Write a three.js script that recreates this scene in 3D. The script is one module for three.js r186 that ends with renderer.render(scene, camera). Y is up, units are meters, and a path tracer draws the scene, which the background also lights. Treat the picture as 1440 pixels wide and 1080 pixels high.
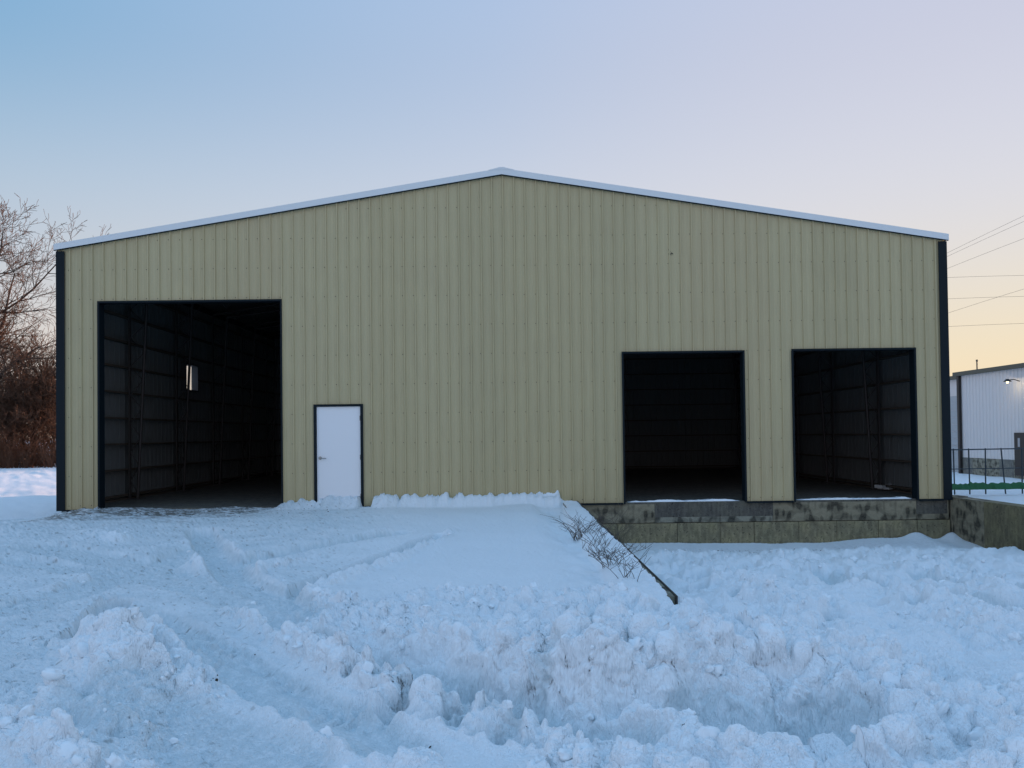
import * as THREE from 'three';
import { mergeGeometries, mergeVertices } from 'three/addons/utils/BufferGeometryUtils.js';
import { createNoise2D, createNoise3D } from 'simplex-noise';

// ------------------------------------------------------------------ camera, sky, sun, exposure
const scene = new THREE.Scene();
const EYE = new THREE.Vector3(0.074, 1.435, 16.518);
const FOCAL = 1130, SHIFT = 51;
const camera = new THREE.PerspectiveCamera(2 * Math.atan(540 / FOCAL) * 180 / Math.PI, 4 / 3, 0.1, 2000);
camera.position.copy(EYE);
camera.rotation.order = 'YXZ';
camera.rotation.set(0.018, -0.0048, -0.0124);
camera.setViewOffset(1440, 1080, 0, -SHIFT, 1440, 1080);
camera.updateMatrixWorld(true);

const EXPOSURE = 1.6;
const SUN_AZ = 36 * Math.PI / 180, SUN_EL = 5.2 * Math.PI / 180;      // to the right of the building's axis, behind it
const sunDir = new THREE.Vector3(Math.sin(SUN_AZ) * Math.cos(SUN_EL), Math.sin(SUN_EL), -Math.cos(SUN_AZ) * Math.cos(SUN_EL));
{
  const W = 1024, H = 512, data = new Float32Array(W * H * 4);
  // colour by elevation for three amounts of nearness to the sun's side of the sky
  const els = [0, 5, 14.5, 26, 60, 90];
  const sets = [
    [0.00, [[.60, .60, .66], [.68, .65, .73], [.62, .66, .80], [.44, .57, .82], [.29, .55, .91], [.28, .57, .91]]],
    [0.20, [[.76, .60, .49], [.69, .63, .585], [.455, .55, .66], [.225, .42, .64], [.26, .52, .87], [.28, .57, .91]]],
    [0.75, [[.88, .68, .47], [.80, .70, .57], [.60, .635, .71], [.42, .525, .71], [.30, .53, .87], [.28, .57, .91]]],
    [1.00, [[.95, .71, .42], [.85, .725, .53], [.685, .68, .72], [.555, .585, .72], [.33, .54, .87], [.28, .57, .91]]],
  ];
  const sm = (t) => t * t * (3 - 2 * t);
  const byEl = (rows, e, c) => {
    let i = 0; while (i < els.length - 2 && e > els[i + 1]) i++;
    const t = Math.min(1, Math.max(0, (e - els[i]) / (els[i + 1] - els[i])));
    const p = (k) => rows[Math.min(els.length - 1, Math.max(0, k))][c];
    const d1 = (k) => (p(k + 1) - p(k - 1)) / (els[Math.min(els.length - 1, k + 1)] - els[Math.max(0, k - 1)]);
    const h = els[i + 1] - els[i], t2 = t * t, t3 = t2 * t;
    return (2 * t3 - 3 * t2 + 1) * p(i) + (t3 - 2 * t2 + t) * h * d1(i) + (-2 * t3 + 3 * t2) * p(i + 1) + (t3 - t2) * h * d1(i + 1);
  };
  for (let j = 0; j < H; j++) {
    const el = ((j + 0.5) / H - 0.5) * 180;
    for (let i = 0; i < W; i++) {
      // three.js equirect: u = atan2(z, x) / 2pi + 0.5
      const ph = ((i + 0.5) / W - 0.5) * 2 * Math.PI, x = Math.cos(ph), z = Math.sin(ph);
      const cosd = x * Math.sin(SUN_AZ) - z * Math.cos(SUN_AZ), w = 0.5 + 0.5 * cosd;
      const s = Math.min(1, Math.max(0, (w - 0.6) / 0.4)), e = Math.max(0, el);
      let k = 0; while (k < sets.length - 2 && s > sets[k + 1][0]) k++;
      const t = (s - sets[k][0]) / (sets[k + 1][0] - sets[k][0]);
      for (let c = 0; c < 3; c++) data[(j * W + i) * 4 + c] = Math.max(0.02, byEl(sets[k][1], e, c) * (1 - t) + byEl(sets[k + 1][1], e, c) * t) * 1.05 / EXPOSURE;
      data[(j * W + i) * 4 + 3] = 1;
    }
  }
  const sky = new THREE.DataTexture(data, W, H, THREE.RGBAFormat, THREE.FloatType);
  sky.mapping = THREE.EquirectangularReflectionMapping;
  sky.colorSpace = THREE.LinearSRGBColorSpace;
  sky.magFilter = sky.minFilter = THREE.LinearFilter;
  sky.wrapS = THREE.RepeatWrapping;
  sky.needsUpdate = true;
  scene.background = sky; scene.environment = sky;
}
const sun = new THREE.DirectionalLight(new THREE.Color(1.0, 0.56, 0.36), 5);
sun.position.copy(sunDir).multiplyScalar(120); sun.target.position.set(0, 0, 0);
sun.castShadow = true; sun.shadow.radius = 1; sun.shadow.mapSize.set(4096, 4096);
Object.assign(sun.shadow.camera, { left: -90, right: 90, top: 60, bottom: -60, near: 1, far: 320 });
scene.add(sun, sun.target);

const renderer = new THREE.WebGLRenderer({ antialias: true });
renderer.setSize(1024, 768);
renderer.toneMapping = THREE.LinearToneMapping;
renderer.toneMappingExposure = EXPOSURE;
renderer.shadowMap.enabled = true;

// ------------------------------------------------------------------ helpers
function rngOf(seed) { let a = seed >>> 0; return () => { a = (a + 0x6d2b79f5) | 0; let t = Math.imul(a ^ (a >>> 15), 1 | a); t = (t + Math.imul(t ^ (t >>> 7), 61 | t)) ^ t; return ((t ^ (t >>> 14)) >>> 0) / 4294967296; }; }
const n2 = createNoise2D(rngOf(11)), n2b = createNoise2D(rngOf(12)), n2c = createNoise2D(rngOf(13)), n3 = createNoise3D(rngOf(14));
const lerp = (a, b, t) => a + (b - a) * t, clamp = (v, a = 0, b = 1) => Math.min(b, Math.max(a, v));
const ss = (a, b, v) => { const t = clamp((v - a) / (b - a)); return t * t * (3 - 2 * t); };
const taken = {};
const numbered = (n) => { taken[n] = (taken[n] ?? -1) + 1; return taken[n] ? n + '_' + String(taken[n]).padStart(3, '0') : n; };
// a pixel of the photograph and a plane give a point of the place
const ray = (u, v) => new THREE.Vector3(u / 720 - 1, 1 - v / 540, 0.5).unproject(camera).sub(EYE).normalize();
const onY = (u, v, y) => { const r = ray(u, v); return EYE.clone().addScaledVector(r, (y - EYE.y) / r.y); };
const onZ = (u, v, z) => { const r = ray(u, v); return EYE.clone().addScaledVector(r, (z - EYE.z) / r.z); };
const std = (rgb, rough = 0.8, metal = 0, extra = {}) => new THREE.MeshStandardMaterial({ color: new THREE.Color().setRGB(...rgb), roughness: rough, metalness: metal, ...extra });
function mesh(name, geo, mat, parent) { const m = new THREE.Mesh(geo, mat); m.name = name; m.castShadow = m.receiveShadow = true; if (parent) parent.add(m); return m; }
function tag(o, label, category, group, kind) { if (label) o.userData.label = label; if (category) o.userData.category = category; if (group) o.userData.group = group; if (kind) o.userData.kind = kind; return o; }
function thing(name, label, category, pos = [0, 0, 0], group) { const g = new THREE.Group(); g.name = numbered(name); g.position.set(...pos); scene.add(g); return tag(g, label, category, group); }
function single(name, geo, mat, label, category, group, kind) { const m = mesh(numbered(name), geo, mat); scene.add(m); return tag(m, label, category, group, kind); }
const box = (x0, x1, y0, y1, z0, z1) => { const g = new THREE.BoxGeometry(x1 - x0, y1 - y0, z1 - z0); g.translate((x0 + x1) / 2, (y0 + y1) / 2, (z0 + z1) / 2); return boxUV(g); };
function boxUV(g) { // uv in metres from position and normal
  const p = g.attributes.position, n = g.attributes.normal, uv = new Float32Array(p.count * 2);
  for (let i = 0; i < p.count; i++) {
    const ax = Math.abs(n.getX(i)), ay = Math.abs(n.getY(i)), az = Math.abs(n.getZ(i));
    if (az >= ax && az >= ay) { uv[2 * i] = p.getX(i); uv[2 * i + 1] = p.getY(i); } else if (ax >= ay) { uv[2 * i] = p.getZ(i); uv[2 * i + 1] = p.getY(i); } else { uv[2 * i] = p.getX(i); uv[2 * i + 1] = p.getZ(i); }
  }
  g.setAttribute('uv', new THREE.BufferAttribute(uv, 2)); return g;
}
const merge = (list) => mergeGeometries(list.map((g) => (g.index ? g.toNonIndexed() : g)));
function bar(a, b, r, r2 = r, seg = 5) { // a tapered rod
  const d = new THREE.Vector3().subVectors(b, a), g = new THREE.CylinderGeometry(r2, r, d.length(), seg, 1);
  g.translate(0, d.length() / 2, 0); g.applyQuaternion(new THREE.Quaternion().setFromUnitVectors(new THREE.Vector3(0, 1, 0), d.clone().normalize())); g.translate(a.x, a.y, a.z); return g;
}
const V = (x, y, z) => new THREE.Vector3(x, y, z);
class Tris { // loose quads and triangles with flat normals
  constructor() { this.p = []; this.u = []; }
  tri(a, b, c, ua, ub, uc) { this.p.push(...a, ...b, ...c); this.u.push(...ua, ...ub, ...uc); }
  quad(a, b, c, d, uv) { this.tri(a, b, c, uv[0], uv[1], uv[2]); this.tri(a, c, d, uv[0], uv[2], uv[3]); }
  build() { const g = new THREE.BufferGeometry(); g.setAttribute('position', new THREE.Float32BufferAttribute(this.p, 3)); g.setAttribute('uv', new THREE.Float32BufferAttribute(this.u, 2)); g.computeVertexNormals(); return g; }
}
function noiseTexture(size, fn, srgb = false, rep = 1) { // fn(u, v) over one tile of 0..1 -> [r, g, b] 0..1
  const d = new Uint8Array(size * size * 4);
  for (let j = 0; j < size; j++) for (let i = 0; i < size; i++) { const c = fn(i / size, j / size), o = (j * size + i) * 4; d[o] = clamp(c[0]) * 255; d[o + 1] = clamp(c[1]) * 255; d[o + 2] = clamp(c[2]) * 255; d[o + 3] = 255; }
  const t = new THREE.DataTexture(d, size, size); t.wrapS = t.wrapT = THREE.RepeatWrapping; t.magFilter = THREE.LinearFilter; t.minFilter = THREE.LinearMipmapLinearFilter; t.generateMipmaps = true;
  if (srgb) t.colorSpace = THREE.SRGBColorSpace; t.repeat.set(rep, rep); t.needsUpdate = true; return t;
}
const tileN = (u, v, f, s = 0) => { // tileable noise from a 4-circle blend
  const a = n2b(u * f + s, v * f), b = n2b((u - 1) * f + s, v * f), c = n2b(u * f + s, (v - 1) * f), d = n2b((u - 1) * f + s, (v - 1) * f);
  const x = lerp(a, b, u), y = lerp(c, d, u); return lerp(x, y, v) / Math.max(0.5, Math.hypot(1 - u, u) * Math.hypot(1 - v, v));
};

// ------------------------------------------------------------------ the building's measures
const HW = 9.145, LEN = 15.2, RIDGE = 6.80, SLOPE = 0.159, gable = (x) => RIDGE - SLOPE * Math.abs(x);
const OPEN = [[-8.29, -4.58, 4.245], [2.458, 4.918, 3.078], [5.957, 8.453, 3.093]];   // overhead door openings: left, right, top
const DOOR = [-3.86, -2.955, 2.06];

// ------------------------------------------------------------------ the snow
const pl = (pts, y = 0) => pts.map(([u, v, h = 0]) => { const H = h * 1.5, p = onY(u, v, y + H); return [p.x, p.z, H]; });
const ridges = [
  // mound pushed up along the middle of the yard, with its broken front face
  { p: pl([[330, 818, .02], [440, 842, .04], [560, 866, .07], [700, 892, .11], [850, 905, .15], [1000, 912, .16], [1150, 918, .15], [1250, 938, .12], [1330, 985, .05]]), w: .36, m: 1, k: 2.2 },
  { p: pl([[600, 838, .06], [720, 830, .1], [850, 836, .13], [930, 852, .13], [1010, 872, .1], [1080, 890, .08]]), w: .42, m: 1, k: 2 },
  // rim of the hollow in the near bank
  { p: pl([[920, 985, .1], [975, 1022, .16], [1060, 1046, .17], [1160, 1046, .17], [1270, 1030, .16], [1380, 1020, .14], [1500, 1005, .12]]), w: .17, m: .75, k: 2.4 },
  { p: pl([[850, 1060, .1], [960, 1085, .16], [1100, 1100, .2], [1300, 1095, .18], [1500, 1080, .15]]), w: .3, m: 1, k: 2 },
  { p: pl([[940, 982, .1], [1040, 972, .1], [1120, 980, .07]]), w: .14, m: .6, k: 2 },
  { p: pl([[1180, 1000, .06], [1300, 985, .1], [1440, 960, .1], [1560, 940, .1]]), w: .22, m: .8, k: 2 },
  // ridges between the wheel ruts
  { p: pl([[262, 868, .06], [330, 893, .1], [385, 938, .1], [440, 982, .09], [510, 1020, .085], [580, 1055, .08], [640, 1088, .08]]), w: .12, m: .6, k: 2 },
  { p: pl([[325, 850, .03], [390, 872, .1], [425, 885, .13], [470, 912, .11], [530, 938, .1], [600, 962, .08], [680, 985, .06], [780, 1025, .05]]), w: .1, m: .85, k: 2 },
  // piles on the left
  { p: pl([[150, 858, .2], [185, 880, .26], [215, 902, .22], [250, 930, .14], [280, 955, .08], [300, 970, .03]]), w: .2, m: .9, k: 1.9 },
  { p: pl([[85, 955, .1], [120, 952, .14], [165, 972, .13], [200, 998, .1], [235, 1018, .05]]), w: .11, m: .9, k: 2 },
  { p: pl([[10, 1012, .07], [50, 1018, .1], [100, 1040, .11], [150, 1064, .08], [190, 1090, .05]]), w: .12, m: .9, k: 2 },
  // edges of tracks across the smooth pad
  { p: pl([[268, 752, .03], [285, 780, .07], [302, 805, .04]]), w: .12, m: .5, k: 2 },
  { p: pl([[312, 752, .08], [330, 768, .06], [345, 778, .04], [430, 766, .05], [540, 742, .03]]), w: .12, m: .45, k: 2 },
  { p: pl([[330, 800, .05], [405, 786, .05], [450, 778, .03]]), w: .12, m: .6, k: 2 },
  { p: pl([[395, 838, .04], [455, 812, .06], [500, 795, .05], [560, 775, .05], [640, 742, .03]]), w: .09, m: .55, k: 2 },
  { p: pl([[312, 820, .03], [360, 832, .05], [420, 848, .05]]), w: .12, m: .5, k: 2 },
  { p: pl([[30, 850, .02], [90, 820, .05], [150, 790, .03]]), w: .2, m: .4, k: 2 },
  { p: pl([[120, 745, .0], [160, 748, .09], [190, 752, .0]]), w: .2, m: .5, k: 2 },
  // churned snow in the dock well
  { p: pl([[1010, 790, .03], [1040, 830, .1], [1085, 870, .12], [1140, 900, .06]], -.45), w: .3, m: .75, k: 2 },
  { p: pl([[940, 785, .05], [1000, 783, .09], [1060, 790, .07], [1130, 782, .08], [1200, 792, .05], [1280, 790, .07]], -.75), w: .32, m: .8, k: 2 },
  { p: pl([[1180, 820, .03], [1260, 850, .05], [1360, 900, .06], [1440, 930, .06]], -.3), w: .22, m: .6, k: 2 },
  { p: pl([[1300, 830, .03], [1380, 850, .05], [1460, 880, .06]], -.4), w: .2, m: .6, k: 2 },
];
const terraces = [ // cut banks: foot line, rising away from the photographer with a broken, nearly upright face
  { p: pl([[330, 836, .05], [380, 862, .07], [440, 904, .09], [509, 920, .12], [573, 934, .15], [634, 951, .18], [676, 970, .2], [718, 982, .22], [801, 1007, .26], [850, 1016, .27], [920, 1003, .26], [1000, 988, .25], [1100, 988, .23], [1200, 985, .21], [1270, 965, .15], [1315, 938, .05]].map(([u, v, h]) => [u, v, 0, h])), hs: [.05, .07, .1, .14, .18, .22, .25, .28, .32, .34, .32, .31, .29, .26, .19, .06], w: .15, back: 1.5 },
  { p: pl([[560, 868, 0], [640, 884, 0], [720, 890, 0], [800, 893, 0], [880, 905, 0], [960, 915, 0]], .12), hs: [.03, .08, .1, .1, .08, .03], w: .12, back: .8 },
  { p: pl([[110, 925, 0], [160, 905, 0], [215, 935, 0], [262, 962, 0], [300, 985, 0]]), hs: [.05, .16, .14, .09, .02], w: .16, back: .45 },
];
for (const t of terraces) t.p.forEach((q, i) => { q[2] = t.hs[i]; });
const ruts = [ // centre line, half width, depth, lug pattern
  { p: pl([[215, 865], [290, 915], [370, 965], [450, 1005], [560, 1060]]), w: .2, d: .05, lug: .018 },
  { p: pl([[400, 888], [475, 922], [560, 945], [640, 972], [720, 1002], [810, 1030], [900, 1062]]), w: .15, d: .04, lug: .014 },
  { p: pl([[330, 790], [400, 778], [470, 765], [560, 748]]), w: .22, d: .05, lug: .02 },
  { p: pl([[410, 830], [470, 806], [530, 785], [620, 752]]), w: .14, d: .06, lug: .01 },
  { p: pl([[282, 745], [300, 775], [330, 810], [420, 850]]), w: .22, d: .06, lug: .006 },
  { p: pl([[100, 905], [130, 885], [160, 850]]), w: .14, d: .08, lug: 0 },
  { p: pl([[330, 835], [260, 810], [180, 790], [60, 770]]), w: .35, d: .03, lug: .005 },
  { p: pl([[420, 870], [330, 838], [230, 815], [120, 800], [20, 790]]), w: .28, d: .035, lug: .005 },
  { p: pl([[20, 860], [90, 838], [200, 800], [280, 770]]), w: .3, d: .035, lug: .005 },
  { p: pl([[1150, 800], [1250, 840], [1340, 880], [1460, 920]], -.4), w: .22, d: .06, lug: .006 },
  { p: pl([[1290, 810], [1380, 840], [1480, 870]], -.45), w: .22, d: .06, lug: .006 },
  { p: pl([[150, 1000], [260, 1030], [380, 1080]]), w: .3, d: .03, lug: .006 },
  { p: pl([[1000, 1012], [1080, 1022], [1180, 1015]]), w: .22, d: .08, lug: 0 },
];
for (const r of [...ridges, ...ruts, ...terraces]) {
  r.b = [Infinity, -Infinity, Infinity, -Infinity]; r.s = [0];
  r.p.forEach(([x, z], i) => { r.b = [Math.min(r.b[0], x), Math.max(r.b[1], x), Math.min(r.b[2], z), Math.max(r.b[3], z)]; if (i) r.s.push(r.s[i - 1] + Math.hypot(x - r.p[i - 1][0], z - r.p[i - 1][1])); });
}
const near = { d: 0, h: 0, s: 0, side: 0 };
function nearest(r, x, z, reach) {
  if (x < r.b[0] - reach || x > r.b[1] + reach || z < r.b[2] - reach || z > r.b[3] + reach) return false;
  let best = reach * reach, hit = false;
  for (let i = 0; i + 1 < r.p.length; i++) {
    const [ax, az, ah] = r.p[i], [bx, bz, bh] = r.p[i + 1], dx = bx - ax, dz = bz - az, L2 = dx * dx + dz * dz;
    const t = clamp(((x - ax) * dx + (z - az) * dz) / L2), ex = x - ax - t * dx, ez = z - az - t * dz, q = ex * ex + ez * ez;
    if (q < best) { best = q; hit = true; near.h = ah + (bh - ah) * t; near.s = r.s[i] + t * Math.sqrt(L2); near.side = Math.sign(ex * dz - ez * dx); }
  }
  near.d = Math.sqrt(best); return hit;
}
const hash = (i, j, k) => { let h = Math.imul(i, 374761393) ^ Math.imul(j, 668265263) ^ Math.imul(k, 2147483647 ^ 0x5bd1e995); h = Math.imul(h ^ (h >>> 13), 1274126177); return ((h ^ (h >>> 16)) >>> 0) / 4294967296; };
function chunks(x, z, size, seed) { // broken blocks: domes with tilted, flattened tops
  const gx = x / size, gz = z / size, ix = Math.floor(gx), iz = Math.floor(gz); let best = 0;
  for (let a = -1; a <= 1; a++) for (let b = -1; b <= 1; b++) {
    const i = ix + a, j = iz + b, px = i + hash(i, j, seed), pz = j + hash(i, j, seed + 1), r = 0.42 + 0.42 * hash(i, j, seed + 2), hh = 0.45 + 0.55 * hash(i, j, seed + 3);
    const dx = (gx - px) / r, dz = (gz - pz) / r, q = dx * dx + dz * dz;
    if (q < 1) { const dome = Math.pow(1 - q, .72) * 1.25, flat = 0.72 + 0.45 * (hash(i, j, seed + 4) - .5) * dx * 2 + 0.45 * (hash(i, j, seed + 5) - .5) * dz * 2; best = Math.max(best, Math.min(dome, flat) * hh); }
  }
  return best;
}
const steps = []; // footprints: x, z, turn, length
{
  const r = rngOf(77);
  for (const [u, v, y] of [[955, 815, -.4], [985, 835, -.35], [975, 800, -.5], [1010, 850, -.3], [1015, 815, -.45], [1040, 862, -.25], [1070, 845, -.35], [1105, 870, -.3], [1060, 805, -.5], [1120, 830, -.4], [1150, 860, -.3], [1000, 880, -.1], [1200, 835, -.4], [1230, 870, -.25], [1170, 890, -.2], [1290, 880, -.25], [940, 840, -.3], [965, 860, -.2], [1030, 795, -.55], [1090, 815, -.45], [1140, 800, -.55], [1185, 812, -.5], [1240, 825, -.45], [1260, 800, -.55], [1320, 820, -.5], [1055, 825, -.4], [990, 815, -.45], [1100, 850, -.35], [1340, 860, -.35], [1400, 900, -.25], [650, 975, 0], [690, 985, 0], [735, 1005, 0], [770, 985, 0], [805, 1030, 0], [640, 1010, 0], [590, 985, 0], [560, 1000, 0], [710, 1040, 0]]) { const p = onY(u, v, y); steps.push([p.x, p.z, r() * 0.8 - .1, .13 + .05 * r()]); }
}
for (let k = 0; k < 11; k++) { const a = onY(497 + 33 * k, 968 + 8.4 * k, 0), b = onY(512 + 33 * k, 995 + 9 * k, 0), c = onY(470 + 30 * k, 948 + 9 * k, 0); steps.push([a.x, a.z, .5, .055], [b.x, b.z, .4, .05]); if (k < 6) steps.push([c.x, c.z, .3, .05]); }
const pitDepth = (z) => (z < 1.2 ? -.85 : z < 3 ? lerp(-.85, -.66, ss(1.2, 3, z)) : z < 6 ? lerp(-.66, -.42, ss(3, 6, z)) : lerp(-.42, -.03, ss(6, 10.6, z)));
const info = { mask: 0, smooth: 0, drive: 0, pit: 0 };
function height(x, z) {
  const pe = 1.425 + .055 * (1 - .75 * ss(7.2, 8.8, z + .3 * n2(z, 3))); const inPitX = ss(pe - .02, pe + .01, x) * (1 - ss(9.33, 9.36, x));
  const rn = n2(x * .25, z * .25), rm = n2c(x * 1.1, z * 1.1);
  let y = 0.0 + .035 * rn + .012 * rm;
  // level of the yard: slightly lower at the left corner, falling off to the right neighbour and away behind
  y -= .14 * ss(-8.0, -9.6, x) * ss(7, 1, z);
  y -= .12 * ss(-9.3, -13, x);
  y += .05 * ss(-1.5, 1.0, x) * (1 - ss(1.2, 1.45, x)) * ss(11, 8, z);
  if (x > .3 && x < 1.6 && z > .05 && z < 10.4) {
    const along = (1 - ss(9.5, 10.1, z)), deep = lerp(lerp(.17, .1, ss(.8, 3.5, z)), .04, ss(3.5, 8.5, z)), tr = ss(.45, .85, x) * (1 - ss(1.1, 1.17, x)) * along, lip = .1 * ss(1.2, 2.2, z + .5 * n2(z * 1.3, 6));
    y = lerp(y, .05 - deep + .03 * n2b(x * 3, z * 2), tr);
    const cap = ss(1.13 - lip * 1.6, 1.2 - lip, x) * (1 - ss(pe - .02, pe, x)) * along * ss(.12, .5, z + .1 * n2(x * 5, 2)); y = lerp(y, .095 + .02 * n2c(z * .8, x * 2) + .008 * n2b(z * 5, x * 5) - .03 * ss(.08, .16, x - 1.3), cap);
  }
  if (x > 9.3) y = lerp(y, lerp(-.02, -.16, ss(2, -2.5, z)), ss(9.3, 9.6, x)) - .95 * ss(-4, -20, z) * ss(9, 14, x);
  if (z < -8 && x <= 9.3) y -= .1 * ss(-8, -30, z);
  if (z < -30) y += (-z - 30) * .004;
  let pit = 0;
  if (x > 1.40 && x < 9.36 && z > -.3) { pit = inPitX * ss(-.3, -.1, z); y = lerp(y, pitDepth(z) + .03 * rn + .012 * rm, pit); }
  if (x > 1.4 && z > 0 && x < 11) { // drifts against the dock wall
    const dr = (u, w, hgt, zz) => hgt * Math.exp(-((x - u) ** 2) / (w * w)) * Math.exp(-Math.max(0, z - .05) / zz);
    if (pit > .5) y += dr(8.42, .28, .16, .5) + dr(9.15, .22, .17, .5) + dr(7.6, .8, .06, .8) + dr(3.6, 2.0, .035, .5);
  }
  // inside the building the ground lies under the slab
  if (x > -HW + .04 && x < HW - .04 && z < -.1 && z > -LEN + .1) y = lerp(y, -.9, ss(-.1, -.16, z));
  // snow shoved against the wall, its top broken off along the cladding
  if (z > -.2 && z < .9 && x > -4.7 && x < 1.4) {
    const rag = .03 * n2b(x * 2.2, 1.3) + .028 * Math.round(1.4 * n2b(x * 5.5, 7.1)) + .012 * n2c(x * 17, 3) - .06 * ss(.5, .62, n2c(x * 4.1, 12));
    let top = 0;
    top = Math.max(top, ss(-4.75, -4.2, x) * (1 - ss(-2.98, -2.93, x)) * (.15 + .06 * ss(-3.95, -3.5, x)) );
    top = Math.max(top, ss(-2.72, -2.66, x) * (1 - ss(1.05, 1.28, x)) * .225);
    const dep = .34 + .1 * n2(x * 1.3, 4) + .03 * n2b(x * 6, 9);
    y = Math.max(y, y * .3 + (top + (top > .02 ? rag : 0)) * (1 - ss(dep - .2, dep + .2, z)));
  }
  if (z > -.2 && z < .55 && x > -9.3 && x < -8.3) y += .07 * (1 - ss(.1, .5, z)) * (0.5 + .5 * n2b(x * 5, z * 5));   // grit and snow spilt at the corner post
  info.mask = 0; info.packed = 0; info.pit = pit; info.drive = 0; info.smooth = 0;
  if (z > 13.6 + 1.6 || z < -1 || x < -14 || x > 14) { if (z > -40) y += .01 * n2b(x * 1.7, z * 1.7) + .03 * n2c(x * .5, z * .5); return y; }
  // ridges
  let rise = 0, mask = 0;
  for (const r of ridges) if (nearest(r, x, z, r.w * 2.3)) {
    const q = near.d / r.w, f = Math.exp(-Math.pow(q, r.k)), wob = .86 + .3 * n2b(near.s * 1.3, r.w * 40) + .22 * n2c(x * 3.1 + 7, z * 3.1) + .1 * n2b(x * 7, z * 7);
    rise = Math.max(rise, near.h * f * wob); mask = Math.max(mask, r.m * Math.min(1, near.h / .07) * ss(.06, .55, f));
  }
  let step = 0;
  for (const r of terraces) if (nearest(r, x, z, r.back)) {
    let sd = near.d * near.side + .07 * n2b(x * 2.6, z * 2.6) + .01 * n2c(x * 7, z * 7);
    if (near.d > r.back - .02) sd = 0;
    const end = ss(0, .25, near.s) * ss(0, .25, r.s[r.s.length - 1] - near.s);
    const f = ss(0, r.w, sd) * (1 - ss(.3, r.back, sd)); step = Math.max(step, near.h * f * end * (1 + .25 * n2(x * 1.9, z * 1.9 + 5)));
    mask = Math.max(mask, end * Math.min(1, near.h / .1) * Math.exp(-(((sd - .14) / .24) ** 2)) * .8);
  }
  rise = Math.max(rise, step) + .35 * Math.min(rise, step);
  let rut = 0, lug = 0;
  for (const r of ruts) if (nearest(r, x, z, r.w * 1.3)) { 
    const q = near.d / r.w, f = 1 - ss(.62, 1.22, q); rut = Math.max(rut, r.d * 1.9 * f);
    if (r.lug) { const a = near.s / .12 + (near.side * near.d) / .13 + .35 * n2(x * 3, z * 3); const w = Math.sin(a * Math.PI * 2) ; lug += r.lug * .9 * f * (w > 0 ? Math.sqrt(w) : -Math.sqrt(-w)) * clamp(.25 + .9 * n2c(x * 1.6, z * 1.6) + .4 * n2b(x * 6, z * 6)); }
  }
  info.packed = clamp(rut / .05); mask *= 1 - .8 * clamp(rut / .1);
  y += rise * (1 - .6 * clamp(rut / .12)) - rut + lug;
  // the packed drive in front of the big opening
  const drive = (1 - ss(-3.4, -1.2, x + .25 * n2(z * .7, 2) - (z - 3) * .12)) * ss(-.4, .4, z);
  info.drive = drive * (1 - clamp(rise * 9));
  const padN = ss(-2.0, -.6, x) * (1 - ss(.6, 1.2, x)) ;
  // churned ground: everywhere but on the untouched pad and the drifts
  let churn = .05 + .2 * ss(0, .6, n2(x * .6 + 9, z * .6));
  churn *= 1 - .85 * padN * ss(10.6, 9.2, z);
  if (pit > .5) y += ss(.8, 2.2, z) * (.07 * n2(x * .9 + 3, z * .9) + .05 * n2b(x * 2.1, z * 2.1) + .03 * n2c(x * 4.4, z * 4.4));
  if (pit > .5) churn = ss(.9, 2.0, z + .4 * n2b(x * .9, 3)) * (.28 + .6 * ss(-.2, .5, n2(x * .8 + 31, z * .8))) * (1 - .75 * ss(6.6, 7.8, x) * ss(7, 3, z));
  if (z > 11 && x > .3) churn = Math.max(churn, .3);
  const m = Math.max(mask, churn * (1 - drive * .6) * (1 - .75 * clamp(rut / .1))); info.mask = m; 
  if (m > .03) { const wx = x + .05 * n2b(x * 4, z * 4), wz = z + .05 * n2c(x * 4 + 5, z * 4); y += m * (Math.abs(n2(wx * 2.3, wz * 2.3)) * .09 - .035); }
  y += (.004 + .006 * churn) * n2b(x * 9, z * 9) + .0022 * n2c(x * 24, z * 24);
  if (drive > .1) { const rough = chunks(x, z, .085, 61) * .034 * (.3 + .7 * ss(-.2, .4, n2(x * 1.1, z * 1.1 + 20))); y += drive * (rough + .006 * n2b(x * 14, z * 40)); }
  for (const [sx, sz, a, l] of steps) { const dx = x - sx, dz = z - sz; if (dx * dx + dz * dz < .12) { const c = Math.cos(a), s = Math.sin(a), e = ((dx * c + dz * s) / (l > .1 ? .085 : .06)) ** 2 + ((-dx * s + dz * c) / l) ** 2; y += -Math.min(.12, l * 1.1) * Math.exp(-e * e) + .025 * Math.exp(-((e - 2.2) ** 2)); info.packed = Math.max(info.packed, .9 * Math.exp(-e * e)); } }
  return y;
}
function blocks(x, y, z, size, seed) { // broken blocks in three dimensions: cells standing out unevenly, parted by cracks, 0..1
  const gx = x / size, gy = y / size, gz = z / size, ix = Math.floor(gx), iy = Math.floor(gy), iz = Math.floor(gz); let f1 = 9, f2 = 9, v = 0;
  for (let a = -1; a <= 1; a++) for (let b = -1; b <= 1; b++) for (let c = -1; c <= 1; c++) {
    const i = ix + a, j = iy + b, k = iz + c, s = seed + k * 131, dx = gx - i - hash(i, j, s), dy = gy - j - hash(i, j, s + 1), dz = gz - k - hash(i, j, s + 2), q = Math.sqrt(dx * dx + dy * dy + dz * dz);
    if (q < f1) { f2 = f1; f1 = q; v = .35 + .65 * hash(i, j, s + 4) + .5 * (hash(i, j, s + 5) - .5) * dx + .5 * (hash(i, j, s + 6) - .5) * dz; } else if (q < f2) f2 = q;
  }
  return v * (.25 + .75 * ss(0, .3, f2 - f1)) - .08 * (1 - ss(0, .12, f2 - f1));
}
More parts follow.
